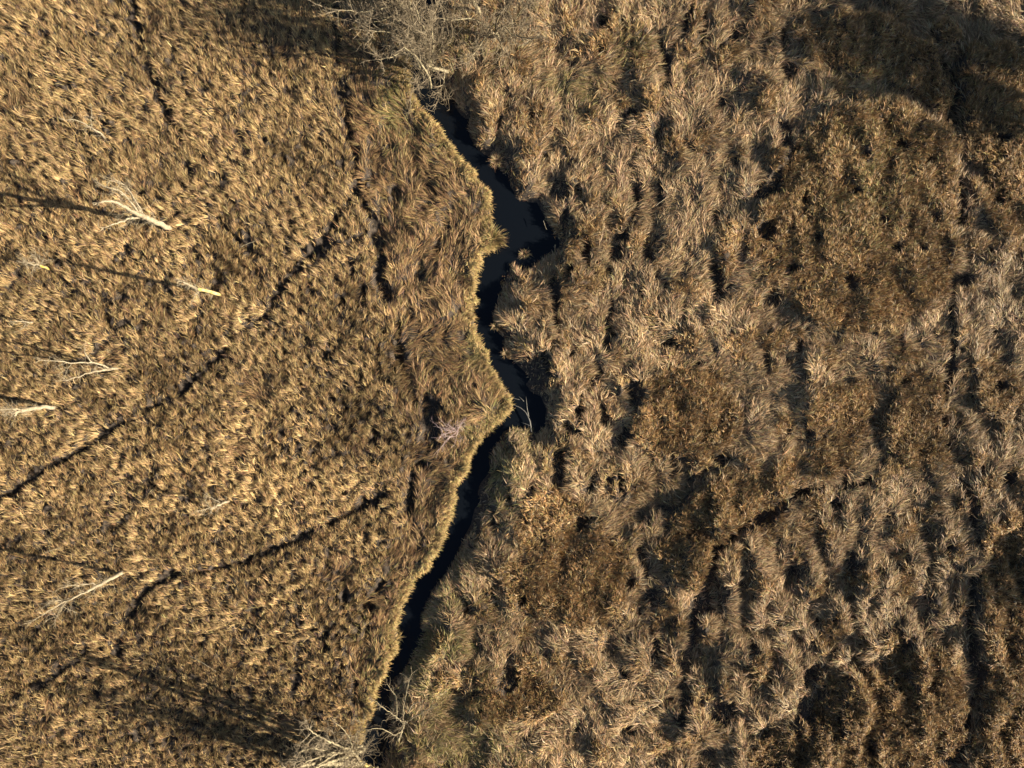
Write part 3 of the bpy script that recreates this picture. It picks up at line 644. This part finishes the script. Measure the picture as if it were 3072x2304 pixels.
# ------------------------------------------------------------------ fallen wood, shrub
def stick(name, label, pts, r0, r1, seed, cat='branch', tw=0, mats=(BARK, TWIG), group=None, tl=.4):
    r = np.random.default_rng(seed); base = W(*pts[0]); q = smooth_path([W(*p) for p in pts], r, .2, .012)
    t = Tubes(); t.add(q, np.linspace(r0, r1, len(q)), 6)
    if tw:
        e = bpy.data.objects.new(name, None); C.objects.link(e); e.location = base
        t.obj('stem', mats[0], e, base); w = Tubes()
        for i in range(tw):
            a = r.integers(1, len(q)-1); grow(w, r, q[a], (q[a+1]-q[a])*4+r.normal(0, .6, 3), tl, .012, 1, .6, .05, 2)
        w.obj('twigs', mats[1], e, base)
    else: e = t.obj(name, mats[0], None, base); e.location = base
    return tag(e, label, cat, group)
GREYW = noise_mat('sodden_grey_wood', (0.10, 0.095, 0.085), (0.24, 0.225, 0.19), 5.0, .8)
e = bpy.data.objects.new('fallen_branch', None); C.objects.link(e); base = W(1594, 1284, .25); e.location = base
tag(e, 'grey dead forked branch lying in the dark pool of the stream', 'branch')
rr = np.random.default_rng(5)
for pts, a, c in [([(1594, 1296, .3), (1590, 1262, .35), (1580, 1240, .4), (1562, 1222, .35), (1536, 1213, .25)], .075, .02), ([(1586, 1250, .4), (1580, 1215, .5), (1578, 1190, .5)], .045, .015),
                  ([(1592, 1278, .35), (1580, 1272, .3), (1562, 1266, .2)], .03, .012), ([(1572, 1204, .5), (1556, 1188, .45)], .025, .01), ([(1560, 1200, .35), (1545, 1196, .3), (1530, 1189, .35)], .03, .012)]:
    t = Tubes(); q = smooth_path([W(*p) for p in pts], rr, .2, .01); t.add(q, np.linspace(a, c, len(q)), 6); t.obj('stem' if a > .07 else 'side_branch', GREYW, e, base)
SG = 'pale fallen stems on the marsh'
for lab, pts in [('short pale curved twig lying beside a dark gap in the reed bed', [(720, 742, 1.5), (742, 730, 1.7), (764, 724, 1.6)]),
                 ('weathered stick lying in the shaded lower left reeds', [(566, 1966, 1.3), (605, 1986, 1.4), (648, 2014, 1.3)]),
                 ('small pale stem above the shadow of the tall leaning tree', [(132, 1660, 1.6), (155, 1650, 1.8), (180, 1644, 1.7)]),
                 ('white stick at the right tip of the widest bend', [(1630, 662, .7), (1640, 688, .7)]),
                 ('long bleached stem slanting over grey sedge right of the widest bend', [(1964, 619, 1.1), (1990, 600, 1.2), (2015, 580, 1.1)]),
                 ('bleached stem lying level on the sedge right of the hooked stream', [(1718, 918, 1.1), (1763, 910, 1.15)]),
                 ('thin stem standing clear of the sedge near the broad willow', [(1737, 340, 1.0), (1746, 315, 1.1), (1761, 289, 1.1)]),
                 ('long brown stem slanting across sedge below the top right gaps', [(1795, 210, 1.1), (1820, 188, 1.2), (1846, 163, 1.1)]),
                 ('pale straight stem lying on the sedge above a dark hollow', [(1787, 569, 1.1), (1810, 549, 1.15)])]:
    stick('fallen_stick', lab, pts, .03, .012, len(lab), group=SG)
stick('broken_limb', 'white broken forked limb beside the thin willow at the bottom', [(1226, 2136, 1.2), (1234, 2118, 1.7), (1244, 2108, 2.1), (1262, 2107, 2.5)], .05, .02, 9, tw=2)
e = bpy.data.objects.new('bare_shrub', None); C.objects.link(e); base = W(1372, 1290, 1.0); e.location = base
tag(e, 'bare purplish shrub on the left bank beside the sharp stream corner', 'shrub')
rr = np.random.default_rng(44)
for k in range(9):
    a = rr.uniform(0, 6.28); d = np.array([math.cos(a)*.5-.2, math.sin(a)*.5, .9]); t = Tubes(); grow(t, rr, base+rr.normal(0, .15, 3)*[1, 1, 0], d, rr.uniform(1.3, 2.3), .028, 2, .5, .05, 4); t.obj('stem', PURPLE, e, base)

# ------------------------------------------------------------------ light, sky, camera
wd = bpy.data.worlds.new('World'); bpy.context.scene.world = wd; wd.use_nodes = True
sky = wd.node_tree.nodes.new('ShaderNodeTexSky'); sky.sky_type = 'NISHITA'; sky.sun_disc = False
sky.sun_elevation = ELEV; sky.sun_rotation = math.pi/2-AZ
bg = wd.node_tree.nodes['Background']; bg.inputs['Strength'].default_value = 0.05
wd.node_tree.links.new(sky.outputs[0], bg.inputs[0])
ld = bpy.data.lights.new('sun', 'SUN'); ld.energy = 5.0; ld.angle = math.radians(0.5); ld.color = (1.0, 0.88, 0.70)
lo = bpy.data.objects.new('sun', ld); C.objects.link(lo); lo.location = (30, -5, 40)
lo.rotation_euler = Vector(-SUN).to_track_quat('-Z', 'Y').to_euler()
cd = bpy.data.cameras.new('camera'); cd.sensor_width = 36; cd.lens = 36*F/3072; cd.clip_end = 9000; cd.clip_start = .5
co = bpy.data.objects.new('camera', cd); C.objects.link(co); co.location = (0, 0, H); bpy.context.scene.camera = co
vs = bpy.context.scene.view_settings; vs.view_transform = 'Standard'; vs.look = 'None'; vs.exposure = 1.5; vs.gamma = 1.0
